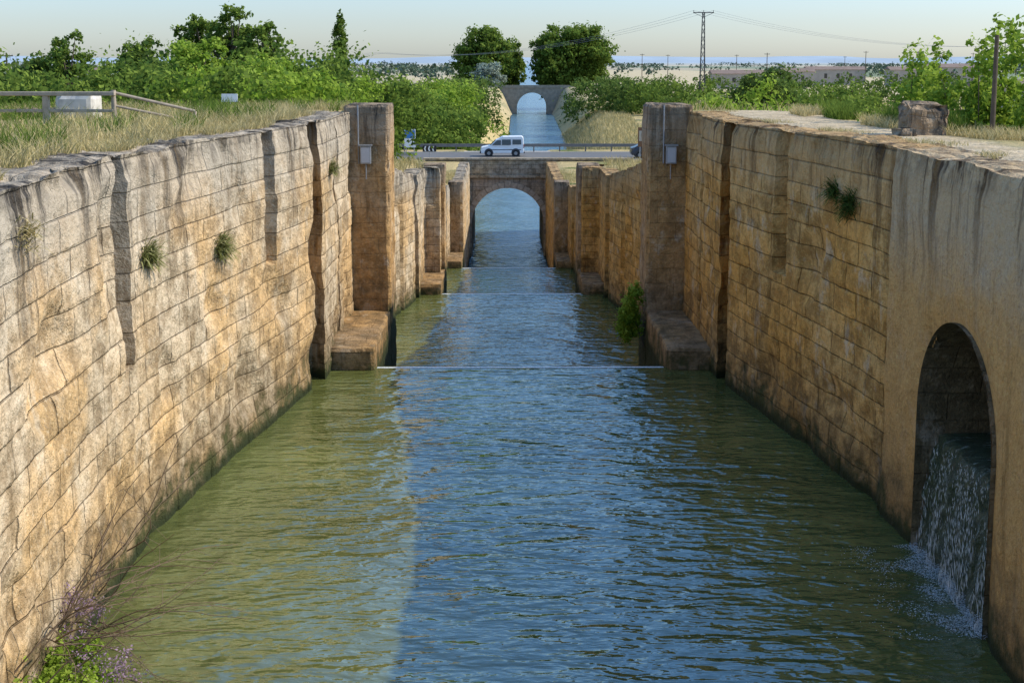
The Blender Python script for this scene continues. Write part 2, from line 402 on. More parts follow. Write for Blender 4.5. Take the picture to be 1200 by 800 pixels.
for i in range(ny_):
    y=ac-ar+.02+(2*ar-.04)*i/(ny_-1)
    for j in range(nz_):
        t=j/(nz_-1)
        if t<.25: x=hw(y)+.30+(1-t/.25)*3.9; z=1.62+.012*nz(y*6,x*6)
        else:
            q=(t-.25)/.75; z=1.62-q*1.75; x=hw(y)+.30-.25*math.sqrt(q)-.03+.08*nz(y*5,z*3,2)+.05*nz(y*14,z*6,2)
        V.append((x,y,z))
for i in range(ny_-1):
    for j in range(nz_-1):
        a=i*nz_+j; Q.append((a,a+1,a+nz_+1,a+nz_))
qmesh('cascade',V,Q,[CASC],smooth=True,parent=culv)
rng=np.random.default_rng(5); n=1700
y=ac+rng.uniform(-ar+.05,ar-.05,n); q=rng.random(n); clus=np.array([nz(a*4,1.5) for a in y]); keep=clus>-.1; y=y[keep]; q=q[keep]; n=len(y)
P=np.stack([np.array([hw(a) for a in y])+.22-.25*np.sqrt(q)-rng.random(n)*.06,y,1.6-q*1.62],1)
w_=rng.uniform(.002,.006,n)[:,None]; l_=(rng.uniform(.015,.07,n)*(0.4+q))[:,None]
U=np.array([[-.2,1,0]])*w_; W=np.array([[0,0,1.]])*l_
qmesh('falling_strands',np.stack([P-U,P-W,P+U,P+W],1).reshape(-1,3),np.arange(4*n).reshape(-1,4),[FOAM],parent=culv)
n=11000
yy=ac+rng.uniform(-ar,ar,n)*1.02; dx=np.abs(rng.normal(size=n))**1.3*.32
P=np.stack([np.array([hw(y) for y in yy])+.06-dx,yy,np.full(n,.006)+rng.random(n)*.12*np.exp(-dx*7)],1)
kk=np.array([nz(a*2.2,b*2.2,4) for a,b in P[:,:2]])+rng.normal(size=n)*.12; P=P[(kk>-.05)|(dx<.15)]; n=len(P)
s=rng.uniform(.003,.011,n)[:,None]; a=rng.uniform(0,6.28,n)
U=np.stack([np.cos(a),np.sin(a),np.zeros(n)],1)*s; W=np.stack([-np.sin(a),np.cos(a),np.zeros(n)],1)*s
qmesh('splash_foam',np.stack([P-U,P-W,P+U,P+W],1).reshape(-1,3),np.arange(4*n).reshape(-1,4),[FOAM],parent=culv)

# ---------------------------------------------------------------- canal centreline beyond bridge
_cy=[0,130,165,261,420,914,1970,6400,14000]; _cc=[0,0,1.2,6.6,8.9,19.5,43,136,300]; _cw=[3.3,4.2,4.5,4.8,5.6,12,15,22,30]
CC=lambda Y:float(np.interp(Y,_cy,_cc)); CW=lambda Y:float(np.interp(Y,_cy,_cw))
def sheet(name,rows,mat,parent=None):
    V=[];Q=[]
    for (y,xa,xb,z) in rows: V+=[(xa,y,z),(xb,y,z)]
    for i in range(len(rows)-1): Q.append((2*i,2*i+1,2*i+3,2*i+2))
    return qmesh(name,V,Q,[mat],parent=parent)
sheet('canal_water',[(-6,-7,7,0),(27.25,-7,7,0)],MAT_W)
for g in range(2):
    y0=31.3+OFF[g]-3.65; y1=31.3+OFF[g+1]-4.05
    sheet('canal_water',[(y0,-6,6,ZW[g+1]),(y1,-6,6,ZW[g+1])],MAT_W)
rows=[(84.8,-4,4,ZW[3]),(111,-4,4,ZW[3])]+[(y,CC(y)-CW(y)-1.2,CC(y)+CW(y)+1.2,ZW[3]) for y in (112,130,165,261,420,914,1970,6400,13500)]
sheet('canal_water',rows,MAT_W2)
for g in range(3):
    y0=27.25+OFF[g]; z=ZW[g]; zn=ZW[g+1]; V=[];Q=[]
    pr=[(y0,z),(y0+.25,z-.03),(y0+.5,z-.18),(y0+.68,z-.5),(y0+.85,zn-.1)]
    sheet('weir_spill',[(a,-3.16,3.16,b) for a,b in pr],MAT_W)
    wf=.06 if g==0 else .12
    sheet('weir_foam',[(y0-wf,-3.12,3.12,z+.006),(y0+.06,-3.12,3.12,z+.004)],FOAM)

# ---------------------------------------------------------------- ground
def sm(a,b,x): t=min(1,max(0,(x-a)/(b-a))); return t*t*(3-2*t)
def gh(side,off,Y):
    top=T(Y)
    P=-4.6
    if side>0: z=top+(max(P,-3.0 if Y<60 else P)-top)*sm(2.6,24,off)
    else:
        fl=13 if Y<34 else max(5,13-(Y-34)*.4)
        z=top+(P-top)*sm(fl,fl+45,off)
    if Y>100:
        w=sm(106,111,Y)*(1-sm(126,131,Y)); flat=-2.0+(P+2.0)*sm(120,260,off); z=z*(1-w)+flat*w
    if Y>126:
        b=-11.0+(P+11.0)*sm(-.5,10,off); w=sm(126.5,130,Y); z=z*(1-w)+b*w
        w2=(sm(405,417,Y)*(1-sm(428,440,Y)))*(1-sm(25,120,off))*sm(0,6,off); z=z*(1-w2)+(-1.6)*w2
    if off>1: z+=min(1,off/8)*(.10*nz(off*.3+side*50,Y*.3)+.25*nz(off*.06,Y*.06,side))*(0 if 108<Y<129 else 1)
    return z
offs=[.5,.85,1.3,1.9,2.6,3.4,4.4,5.6,7,9,11,13,16,20,25,31,40,52,70,95,130,190,300,500,900,1600,3000,6000,12000]
ysr=list(np.arange(-20,100,1.5))+list(np.arange(100,135,1.0))+list(np.arange(135,200,3))+list(np.arange(200,400,10))+list(np.arange(400,446,4))+[460,500,560,640,760,900,1100,1400,1970,2800,4000,6400,9000,13000]
V=[];Q=[]
for side in(-1,1):
    b=len(V)
    for Y in ysr:
        w=sm(126.5,129,Y)
        e=(hw(Y))*(1-w)+CW(Y)*w; c=CC(Y)*w
        for o in offs:
            oo=o-(.5*w)
            z=gh(side,oo,Y)
            if o==.5 and w==0: z-=.15
            elif o==.85 and w==0: z+=-.02
            V.append((c+side*(e+oo),Y,z))
    R=len(offs)
    for i in range(len(ysr)-1):
        for j in range(R-1):
            a=b+i*R+j; q=(a,a+1,a+R+1,a+R); Q.append(q if side<0 else q[::-1])
m=M('ground'); p=m.pos()
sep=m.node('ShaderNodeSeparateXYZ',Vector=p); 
n1=m.noise(p,.22,4,.65); n2=m.noise(p,2.2,5,.7); n3=m.noise(p,14,3,.7)
straw=m.mix(m.mr(n3,.3,.7),(.58,.45,.22),(.38,.28,.12)); green=m.mix(m.mr(n3,.3,.7),(.16,.19,.05),(.08,.11,.03))
dirt=m.mix(m.mr(n2,.3,.7),(.60,.48,.31),(.42,.32,.19))
c=m.mix(m.mr(n1,.50,.62),straw,green); c=m.mix(m.mr(n2,.5,.62,0,.8),c,straw)
ax=m.math('ABSOLUTE',m.math('SUBTRACT',sep.outputs[0],6.0)); nearm=m.mr(sep.outputs[1],40,60,1,0)
pth=m.math('MULTIPLY',m.mr(m.math('ADD',ax,m.math('MULTIPLY',n2,.8)),1.1,1.9,1,0),nearm)
c=m.mix(pth,c,dirt)
vo=m.node('ShaderNodeTexVoronoi',Vector=m.scale(p,(.0035,.0016,0)),Scale=1.0)
cell=m.node('ShaderNodeSeparateColor',Color=vo.outputs['Color']).outputs[0]
fld=m.mix(m.mr(cell,.2,.35),(.18,.21,.12),(.50,.41,.25)); fld=m.mix(m.mr(cell,.6,.75),fld,(.40,.34,.23)); fld=m.mix(m.mr(cell,.85,.9),fld,(.25,.27,.17))
fld=m.mix(m.mr(sep.outputs[1],900,7000,0,.7),fld,(.36,.41,.44))  # distance haze painted into the field colour, growing with world Y
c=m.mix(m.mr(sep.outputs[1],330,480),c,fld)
h=m.math('ADD',n3,m.math('MULTIPLY',n2,2))
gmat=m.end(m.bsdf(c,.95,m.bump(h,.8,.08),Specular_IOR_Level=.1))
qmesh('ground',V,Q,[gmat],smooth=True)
V=[];Q=[]
xs=np.linspace(-11000,11000,260)
for x in xs:
    hgt=36+40*nz(x*.00035,3.1)+22*nz(x*.0012,7.7)+6*nz(x*.005,1.2)
    V+=[(x,9000,-10),(x,9500,max(4,hgt)),(x,12500,-10)]
for i in range(len(xs)-1): Q+=[(3*i,3*i+3,3*i+4,3*i+1),(3*i+1,3*i+4,3*i+5,3*i+2)]
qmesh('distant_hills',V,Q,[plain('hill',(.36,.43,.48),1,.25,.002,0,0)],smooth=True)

# ---------------------------------------------------------------- bridges
VOUS=plain('voussoir_stone',(.46,.39,.29),.9,.5,5)
def arch_bridge(name,cx,r,zs,zt,zb,y0,y1,xa,xb,mat,rs=.35,vm=None):
    V=[];Q=[];UV=[];tt=[]
    xsL=list(np.linspace(xa,cx-r,max(2,int((cx-r-xa)/rs))))
    xsM=[cx-r*math.cos(math.pi*i/28) for i in range(29)]
    xsR=list(np.linspace(cx+r,xb,max(2,int((xb-cx-r)/rs))))
    nr=int((zt-zb)/rs)
    for y,fl in((y0,False),(y1,True)):
        for grp,ar_ in((xsL,0),(xsM,1),(xsR,0)):
            b=len(V)
            for x in grp:
                lo=zb if not ar_ else zs+math.sqrt(max(0,r*r-(x-cx)**2))
                for j in range(nr+1):
                    z=lo+(zt-lo)*j/nr; dn=.04*nz(x*1.5,z*1.5,y)
                    V.append((x,y+dn,z)); UV.append((x,z)); tt.append(zt-z)
            for i in range(len(grp)-1):
                for j in range(nr):
                    a=b+i*(nr+1)+j; q=(a,a+nr+1,a+nr+2,a+1); Q.append(q[::-1] if fl else q)
    b=len(V); pr=[(cx-r,zb),(cx-r,zs)]+[(cx-r*math.cos(math.pi*i/28),zs+r*math.sin(math.pi*i/28)) for i in range(1,28)]+[(cx+r,zs),(cx+r,zb)]
    L=0
    for i,(x,z) in enumerate(pr):
        if i: L+=math.hypot(x-pr[i-1][0],z-pr[i-1][1])
        for y in np.linspace(y0,y1,12): V.append((x,y,z)); UV.append((y,L)); tt.append(5)
    for i in range(len(pr)-1):
        for j in range(11):
            a=b+i*12+j; Q.append((a,a+1,a+13,a+12))
    b=len(V); V+=[(xa,y0,zt),(xb,y0,zt),(xb,y1,zt),(xa,y1,zt)]; UV+=[(0,0)]*4; tt+=[0]*4; Q.append((b,b+1,b+2,b+3))
    o=qmesh(name,V,Q,[mat],attrs={'t':tt,'h':np.full(len(V),5.),'plaster':np.zeros(len(V))},uv=UV)
    k=19
    for i in range(k):
        a0=math.pi*i/k+.01; a1=math.pi*(i+1)/k-.01; ri,ro=r-.003,r+.5*(r/3.15)
        if i==k//2: ro+=.15
        VV=[(cx-rr_*math.cos(a),yy_,zs+rr_*math.sin(a)) for yy_ in(y0-.07,y0+.3) for rr_,a in((ri,a0),(ro,a0),(ro,a1),(ri,a1))]
        pmesh('voussoir',VV,[(0,1,2,3),(7,6,5,4),(0,4,5,1),(1,5,6,2),(2,6,7,3),(3,7,4,0)],vm or VOUS,o)
    return o
br=arch_bridge('stone_arch_bridge',0,3.15,-7.45,-3.4,-11,111,124.5,-9,9,MAT_B)
cn=rbox('cornice',-9,9.5,110.8,111.4,-3.4,-3.15,.3,-99,MAT_B,br,amp=.015,ztop=2)
pb=rbox('parapet_wall',-7.2,10.8,111.0,111.7,-3.15,-1.85,.3,-99,MAT_B,br,amp=.02,ztop=2)
rbox('coping',-7.4,11,110.9,111.8,-1.85,-1.7,.4,-99,MAT_B,br,amp=.012,ztop=2)
box('deck',-9,11,111.7,124.5,-3.4,-2.02,CONC,br)
ASPH=plain('asphalt',(.14,.135,.125),.9,.3,2); LINE=plain('road_line',(.6,.6,.58),.7,.2,3)
sheet('road',[(113,-110,110,-1.985),(123,-110,110,-1.985)],ASPH)
for y in(113.4,122.6): sheet('road_edge_line',[(y,-110,110,-1.98),(y+.12,-110,110,-1.98)],LINE)
RUST=plain('weathered_rail',(.24,.21,.18),.7,.4,2,.2)
gr=empty('guard_rail')
for x in np.arange(-40,60,2.5): box('post',x,x+.12,123.6,123.75,-2.05,-1.25,RUST,gr)
box('beam',-40,60,123.5,123.59,-1.55,-1.25,RUST,gr)
gr=empty('guard_rail')
for x in list(np.arange(-30,-8,2.2))+list(np.arange(12,40,2.2)): box('post',x,x+.12,112.4,112.5,-2.05,-1.3,METAL,gr)
box('beam',-30,-8,112.3,112.39,-1.6,-1.3,METAL,gr); box('beam',12,40,112.3,112.39,-1.6,-1.3,METAL,gr)
b2=arch_bridge('stone_arch_bridge',8.9,4.9,-8.3,-1.9,-11.5,417,427,-7,26,FARST,.8,FARST)
box('parapet',-10,29,416.8,417.5,-1.9,-1.0,FARST,b2)
box('deck',-7,26,417.5,427,-2.4,-1.5,FARST,b2)

# ---------------------------------------------------------------- vehicles
def vehicle(name,x,y,z,flip,prof,wid,paint,wins,wheels,wr=.31):
    e=empty(name,(x,y,z),math.pi if flip else 0); n=len(prof); h=wid/2
    V=[(a,-h*(1 if b<.95 else .9),b) for a,b in prof]+[(a,h*(1 if b<.95 else .9),b) for a,b in prof]
    F=[tuple(range(n))[::1],tuple(range(n,2*n))[::-1]]+[(i,i+n,(i+1)%n+n,(i+1)%n) for i in range(n)]
    pmesh('body',V,F,paint,e,bevel=.05)
    for w in wins:
        for s in(-1,1):
            VV=[(a,s*(h*.93+ (1.35-b)*.09+.02),b) for a,b in w]
            pmesh('side_window',VV,[tuple(range(len(w)))],GLASS,e)
    for a in wheels:
        for s in(-1,1):
            cyl('wheel_arch',(a,s*(h-.12),wr+.04),(a,s*(h+.006),wr+.04),wr+.09,wr+.09,DARKM,e,20)
            cyl('wheel',(a,s*(h-.16),wr),(a,s*(h+.03),wr),wr,wr,RUBBER,e,20)
            cyl('hub',(a,s*(h+.02),wr),(a,s*(h+.045),wr),wr*.55,wr*.5,METAL,e,12)
    return e,h
prof=[(-1.95,.3),(-2.0,.62),(-1.93,.85),(-1.1,1.02),(-.62,1.5),(-.35,1.62),(.0,1.82),(1.75,1.84),(1.9,1.7),(1.95,.45),(1.9,.3)]
e,h=vehicle('white_van',-.45,117.3,-1.98,False,prof,1.62,WHITEP,[[(-.95,1.05),(-.15,1.05),(-.15,1.5),(-.5,1.48)],[(-.05,1.05),(.75,1.05),(.75,1.55),(-.05,1.55)],[(.9,1.1),(1.7,1.1),(1.68,1.55),(.9,1.55)]],(-1.25,1.2))
pmesh('windscreen',[(-1.13,-.62,1.04),(-1.13,.62,1.04),(-.66,.6,1.5),(-.66,-.6,1.5)],[(0,1,2,3)],GLASS,e)
box('bumper',-2.08,-1.95,-.8,.8,.3,.48,DARKM,e,.02); box('rear_bumper',1.93,2.02,-.8,.8,.3,.45,DARKM,e,.02)
box('head_lamp',-2.01,-1.95,-.72,-.45,.62,.78,METAL,e); box('tail_lamp',1.92,1.97,-.8,-.68,.8,1.1,REDP,e); box('side_trim',-1.0,1.7,-.825,-.812,.6,.66,DARKM,e)
prof=[(-2.0,.28),(-2.08,.55),(-1.95,.8),(-1.05,.95),(-.45,1.38),(.1,1.46),(.9,1.42),(1.65,1.02),(2.0,.92),(2.05,.5),(1.98,.28)]
e,h=vehicle('parked_car',13.1,115.2,-1.98,True,prof,1.7,plain('dark_car_paint',(.05,.055,.065),.25,.1),[[(-.9,.97),(-.05,.97),(-.05,1.36),(-.42,1.33)],[(.05,.97),(.85,.97),(.8,1.34),(.05,1.36)]],(-1.3,1.3),.3)
box('bumper',-2.12,-2.0,-.8,.8,.28,.5,DARKM,e,.02)

# ---------------------------------------------------------------- signs
BLUE=plain('sign_blue',(.05,.2,.5),.4,.1); BROWN=plain('sign_brown',(.16,.08,.04),.5,.1); BLACK=plain('sign_black',(.02,.02,.02),.5,.1)
s=empty('information_sign',(-8.6,113.0,-2.0))
cyl('post',(-.35,0,0),(-.35,0,2.6),.04,.04,METAL,s,8); cyl('post_2',(.35,0,0),(.35,0,2.6),.04,.04,METAL,s,8)
box('panel',-.5,.5,-.08,-.05,1.1,2.7,WHITEP,s); box('blue_band',-.44,.44,-.09,-.084,1.9,2.6,BLUE,s)
s=empty('chevron_sign',(-6.9,113.2,-2.0))
cyl('post',(0,0,0),(0,0,1.3),.04,.04,METAL,s,8); box('panel',-.6,.6,-.08,-.05,.7,1.25,BLACK,s)
for k in(-.4,-.05,.3):
    pmesh('chevron',[(k,-.09,.75),(k+.12,-.09,.75),(k-.08+.12,-.09,.97),(k+.12,-.09,1.2),(k,-.09,1.2),(k-.2+.12,-.09,.97)],[(0,1,2,5),(5,2,3,4)],WHITEP,s)
s=empty('tourist_sign',(11.9,112.2,-2.0))
cyl('post',(-.3,0,0),(-.3,0,2.4),.05,.05,METAL,s,8); cyl('post_2',(.3,0,0),(.3,0,2.4),.05,.05,METAL,s,8); box('panel',-.5,.5,-.09,-.05,1.2,2.9,BROWN,s); box('map',-.4,.4,-.1,-.094,1.7,2.6,CONC,s)
s=empty('small_notice_board',(-7.2,32.2,5.3)); cyl('post',(0,0,0),(0,0,.5),.02,.02,METAL,s,8); box('panel',-.2,.2,-.03,-.01,.3,.5,WHITEP,s)
BOXD=plain('box_door',(.5,.5,.5),.5,.1)
for sd in(-1,1):
    x=sd*3.72; e=empty('utility_box',(x,31.24,4.35))
    box('casing',-.13,.13,-.16,0,-.22,.22,METAL,e,.015); box('hood',-.16,.16,-.2,0,.22,.25,METAL,e); box('door',-.1,.1,-.168,-.162,-.18,.18,BOXD,e)
    cyl('conduit',(-.18,-.03,-.22),(-.18,-.03,1.2),.02,.02,METAL,e,8); cyl('conduit_low',(0,-.03,-.22),(0,-.03,-.6),.018,.018,METAL,e,8)

# ---------------------------------------------------------------- railing at left
f=empty('wooden_railing')
for x in np.arange(-16,-7.9,1.35): box('post',x-.06,x+.06,25.0,25.12,5.2,6.0,WOOD,f,.015)
box('top_rail',-16.1,-7.9,24.98,25.14,5.94,6.02,WOOD,f,.015); box('mid_rail',-16.1,-7.95,25.03,25.09,5.62,5.68,WOOD,f,.01)
tube_obj('slope_rail',[((-7.95,25.1,6.0),(-6.5,25.6,5.62),.035,.035),((-7.95,25.1,5.75),(-6.55,25.6,5.42),.03,.03),((-7.95,25.1,5.2),(-7.95,25.1,6.05),.05,.05),((-6.5,25.6,5.2),(-6.5,25.6,5.62),.04,.04)],WOOD,f)
WW=plain('whitewash',(.56,.52,.45),.9,.6,3)
wb=rbox('low_rendered_wall',-9.95,-9.15,27.5,28.3,4.9,5.9,.1,-99,WW,None,.008)
rbox('rubble_end',-10.9,-9.96,27.6,28.2,4.9,5.6,.08,-99,MAT_P,wb,.06)

st=rbox('stone_block',6.45,7.15,21.6,22.2,5.2,5.9,.05,0,MAT_P,amp=.12)
rbox('small_stone',6.2,6.5,21.2,21.6,5.25,5.5,.05,0,MAT_P,parent=st,amp=.07)

# ---------------------------------------------------------------- poles & lines
def pole(x,y,z0,z1,arm=1.0,r=.12):
    e=empty('utility_pole',(x,y,0))
    cyl('shaft',(0,0,z0),(0,0,z1),r,r*.6,BARK,e,10)
    if arm: box('crossarm',-arm,arm,-.06,.06,z1-.5,z1-.35,BARK,e); [cyl('insulator',(k*arm*.9,0,z1-.35),(k*arm*.9,0,z1-.15),.05,.04,METAL,e,6) for k in(-1,0,1)]
pole(8.15,22.3,2.5,7.05,0,.06)
for px,d,pt in((895,420,62),(1070,330,60),(1092,360,60),(750,520,63),(780,560,64),(12,180,62),(1135,500,62),(690,600,66),(986,650,66),(1010,480,60),(860,560,64)):
    pole((px-590)*d/1500,d,-4.8,6.6-(pt-72)*d/1515,.9,.18)
pole(95.5,236,-4,6.6+28*236/1515,1.0,.16)
e=empty('power_pylon',(38.2,250,0)); segs=[]
zt,zb=16.0,-4.5
def lg(t,i): 
    w=.6*(1-t)+.2*t; s=[(-1,-1),(1,-1),(1,1),(-1,1)][i%4]; return (s[0]*w,s[1]*w,zb+(zt-zb)*t)
for i in range(4):
    segs.append((lg(0,i),lg(1,i),.07,.05))
    for k in range(14): segs.append((lg(k/14,i),lg((k+1)/14,i+1),.03,.03)); segs.append((lg(k/14,i+1),lg((k+1)/14,i),.03,.03))
segs+=[((-2,0,zt-.1),(2,0,zt-.1),.09,.09),((-2,0,zt-.1),(0,0,zt-1),.04,.04),((2,0,zt-.1),(0,0,zt-1),.04,.04)]
segs+=[((k,0,zt-.1),(k,0,zt+.35),.06,.05) for k in(-1.9,0,1.9)]
tube_obj('lattice',segs,DARKM,e,5)
segs=[]
def cat(a,b,sag,n=24):
    a=np.array(a,float);b=np.array(b,float);o=[]
    for i in range(n+1):
        t=i/n; p=a*(1-t)+b*t; p[2]-=sag*4*t*(1-t); o.append(p)
    for i in range(n): segs.append((o[i],o[i+1],.018,.018))
for k in(-1.9,0,1.9):
    cat((38.2+k,250,16.3),(-32+k,330,8.8),3.5); cat((38.2+k,250,16.3),(125+k,268,11.5),4)
    cat((-32+k,330,8.8),(-120,420,8),3)
tube_obj('power_lines',segs,METAL,None,4)

# ---------------------------------------------------------------- vegetation
def shr(name,items,n,size,mat,seed,sub=16,spread=.3):
    return plant(name,items,int(n*.7),size*1.1,mat,seed,sub=sub,spread=spread)
rng=np.random.default_rng(11)
def belt(x0,x1,y0,y1,ztop,r,k,base=None,jz=.9):
    o=[]
    for i in range(k):
        x=rng.uniform(x0,x1); y=rng.uniform(y0,y1); rr=r*rng.uniform(.6,1.3); zt=ztop+rng.normal()*jz*.5
        o.append((x,y,zt-rr,rr*1.15,rr*1.15,rr))
        o.append((x+rng.normal()*r*.3,y-rr*.3,zt-rr*2.3,rr*1.25,rr*1.25,rr*1.2))
    return o
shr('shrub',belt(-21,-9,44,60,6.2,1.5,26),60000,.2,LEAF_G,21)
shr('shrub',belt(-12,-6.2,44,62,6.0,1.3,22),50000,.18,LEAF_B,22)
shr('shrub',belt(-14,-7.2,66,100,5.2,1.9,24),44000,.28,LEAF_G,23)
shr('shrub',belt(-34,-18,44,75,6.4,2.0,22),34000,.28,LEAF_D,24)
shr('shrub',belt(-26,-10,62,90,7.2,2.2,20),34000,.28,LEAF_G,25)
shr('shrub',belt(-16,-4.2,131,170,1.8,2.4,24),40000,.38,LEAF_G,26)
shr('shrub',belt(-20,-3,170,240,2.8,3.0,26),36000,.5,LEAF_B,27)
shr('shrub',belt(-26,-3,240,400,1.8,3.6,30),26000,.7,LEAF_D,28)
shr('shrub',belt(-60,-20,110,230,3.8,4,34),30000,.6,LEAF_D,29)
shr('hedge',belt(24,75,170,330,2.4,3.2,44),40000,.6,LEAF_G,30)
shr('hedge',belt(18,42,260,400,2.2,3.2,30),26000,.65,LEAF_D,31)
shr('hedge',belt(45,120,230,420,3.0,3.6,40),26000,.75,LEAF_D,32)
shr('shrub',belt(20,50,125,170,-1.2,1.6,16),16000,.35,LEAF_G,33)
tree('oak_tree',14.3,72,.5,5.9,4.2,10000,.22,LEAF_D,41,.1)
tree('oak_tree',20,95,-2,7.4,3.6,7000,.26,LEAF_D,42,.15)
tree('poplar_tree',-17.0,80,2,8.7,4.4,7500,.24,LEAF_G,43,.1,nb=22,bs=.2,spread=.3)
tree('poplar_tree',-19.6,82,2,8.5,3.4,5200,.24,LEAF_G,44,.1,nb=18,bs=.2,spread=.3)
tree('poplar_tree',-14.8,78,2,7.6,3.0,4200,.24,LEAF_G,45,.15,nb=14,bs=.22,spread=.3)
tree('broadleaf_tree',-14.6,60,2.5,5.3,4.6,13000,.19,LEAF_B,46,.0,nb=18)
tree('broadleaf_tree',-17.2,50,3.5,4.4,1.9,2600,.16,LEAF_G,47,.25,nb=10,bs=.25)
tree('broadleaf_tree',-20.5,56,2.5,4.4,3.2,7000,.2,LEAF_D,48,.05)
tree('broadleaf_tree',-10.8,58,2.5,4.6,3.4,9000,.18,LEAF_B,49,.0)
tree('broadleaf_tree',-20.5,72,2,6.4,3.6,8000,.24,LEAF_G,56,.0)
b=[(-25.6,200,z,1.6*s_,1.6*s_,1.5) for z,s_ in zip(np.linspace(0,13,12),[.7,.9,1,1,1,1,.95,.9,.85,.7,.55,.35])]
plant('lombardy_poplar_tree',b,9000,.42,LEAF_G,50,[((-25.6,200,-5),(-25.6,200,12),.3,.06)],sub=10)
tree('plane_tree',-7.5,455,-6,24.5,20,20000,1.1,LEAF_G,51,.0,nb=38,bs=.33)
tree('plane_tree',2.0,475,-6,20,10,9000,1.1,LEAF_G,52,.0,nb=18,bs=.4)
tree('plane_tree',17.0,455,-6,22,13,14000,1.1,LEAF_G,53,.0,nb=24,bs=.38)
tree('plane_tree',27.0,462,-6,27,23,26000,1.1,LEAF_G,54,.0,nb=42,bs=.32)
tree('olive_tree',-5.2,430,-5,11.5,10,9000,.8,LEAF_S,55,.05,bs=.4)
def sapling(x,y,z,H,W,n,seed,size=.12):
    r=np.random.default_rng(seed); bl=[];sg=[]
    for i in range(10):
        dx,dy=r.normal(size=2)*W*.3; h=H*r.uniform(.5,1.0)
        a=(x+dx*.2,y+dy*.2,z); m_=(x+dx*.6,y+dy*.6,z+h*.5); t=(x+dx,y+dy,z+h)
        sg+= [(a,m_,.025,.016),(m_,t,.016,.006)]
        for q in np.linspace(.3,1,7):
            c=np.array(a)*(1-q)+np.array(t)*q; bl.append((c[0]+r.normal()*.08,c[1]+r.normal()*.08,c[2],.42*(1.35-q*.7),.42*(1.35-q*.7),.36))
    return plant('sapling',bl,n,size,LEAF_B,seed+1,sg,sub=8,spread=.4)
sapling(7.95,26.5,3.0,3.75,1.2,9500,61); sapling(9.0,24.8,2.6,4.7,1.6,12000,62); sapling(9.7,23.6,2.6,4.5,1.6,10000,63); sapling(8.7,25.5,3.2,3.6,1.5,9500,64); sapling(10.7,26,2,5.2,1.8,9500,65)
shr('shrub',belt(9.5,16,27,40,4.4,1.0,14),22000,.12,LEAF_G,66)
shr('shrub',belt(8.5,18,42,66,4.6,1.3,18),26000,.18,LEAF_B,67)
bl=[]
for i in range(420):
    y=rng.uniform(600,3600); x=rng.uniform(-.62,.75)*y; 
    if abs(x-CC(y))<CW(y)+25: continue
    r_=rng.uniform(2.5,5.5)
    L=rng.integers(1,7)
    for k in range(L): bl.append((x+k*r_*1.5,y+rng.normal()*4,-4.6+r_*.8,r_,r_,r_*rng.uniform(.8,1.3)))
shr('distant_trees',bl,60000,2.2,LEAF_F,70,sub=8)
ROOF=plain('tile_roof',(.24,.17,.13),.9,.4,.5); PLAST=plain('plaster',(.42,.36,.29),.9,.3,.4)
def barn(x,y,w,d,h):
    e=empty('farm_building',(x,y,-4.8))
    box('walls',-w/2,w/2,0,d,0,h,PLAST,e); 
    pmesh('roof',[(-w/2-.4,-.4,h),(w/2+.4,-.4,h),(w/2+.4,d+.4,h),(-w/2-.4,d+.4,h),(-w/2-.4,d/2,h+d*.15),(w/2+.4,d/2,h+d*.15)],[(0,1,5,4),(2,3,4,5),(0,4,3),(1,2,5),(3,2,1,0)],ROOF,e)
    for k in range(int(w//6)): box('window',-w/2+2+k*6,-w/2+3.4+k*6,-.05,-.01,h*.45,h*.75,GLASS,e)
    box('door',w/2-4,w/2-1.5,-.05,-.01,0,h*.6,WOOD,e)
barn(95,520,22,10,6.5); barn(160,620,28,10,7.5); barn(100,250,14,10,6.5); barn(225,640,34,12,8.5); barn(190,600,20,10,7.5); barn(128,560,14,10,7); barn(-190,560,24,12,7)

def bank_pts(side,n,y0,y1,o0,o1,seed,thr=-.1):
    r=np.random.default_rng(seed); P=[]
    while len(P)<n:
        Y=r.uniform(y0,y1); o=o0+(o1-o0)*r.random()**1.5
        if nz(Y*.55,o*.8,seed)<thr: continue
        P.append((side*(hw(Y)+o),Y,gh(side,o,Y)-.03))
    return P
blades('dry_grass',bank_pts(-1,20000,8,34,.8,9,3,.02),.27,.014,DRY,4,.5)
blades('dry_grass',bank_pts(-1,6000,9,32,.5,1.4,5,.15),.14,.012,DRY,6,.6)
blades('weeds',bank_pts(-1,6000,10,36,1.2,9,7,.2),.36,.02,LEAF_G,8,.5)
blades('dry_grass',bank_pts(1,7000,10,32,2.3,3.8,9,.05),.2,.014,DRY,10,.5)
blades('dry_grass',bank_pts(1,2500,10,32,.7,1.3,19,.2),.08,.012,DRY,12,.6)
blades('dry_grass',bank_pts(-1,9000,34,100,.8,6,13),.4,.03,DRY,14)
blades('dry_grass',bank_pts(1,9000,34,100,.8,6,15),.4,.03,DRY,16)
blades('weeds',bank_pts(1,3000,20,32,2.8,5,17,.1),.35,.02,LEAF_G,18)
P=[]; r=np.random.default_rng(77)
for i in range(14000):
    Y=130+170*r.random(); o=r.uniform(.6,14); P.append((CC(Y)+CW(Y)+o,Y,gh(1,o,Y)-.05))
blades('dry_grass',P,.8,.1,DRY,78)
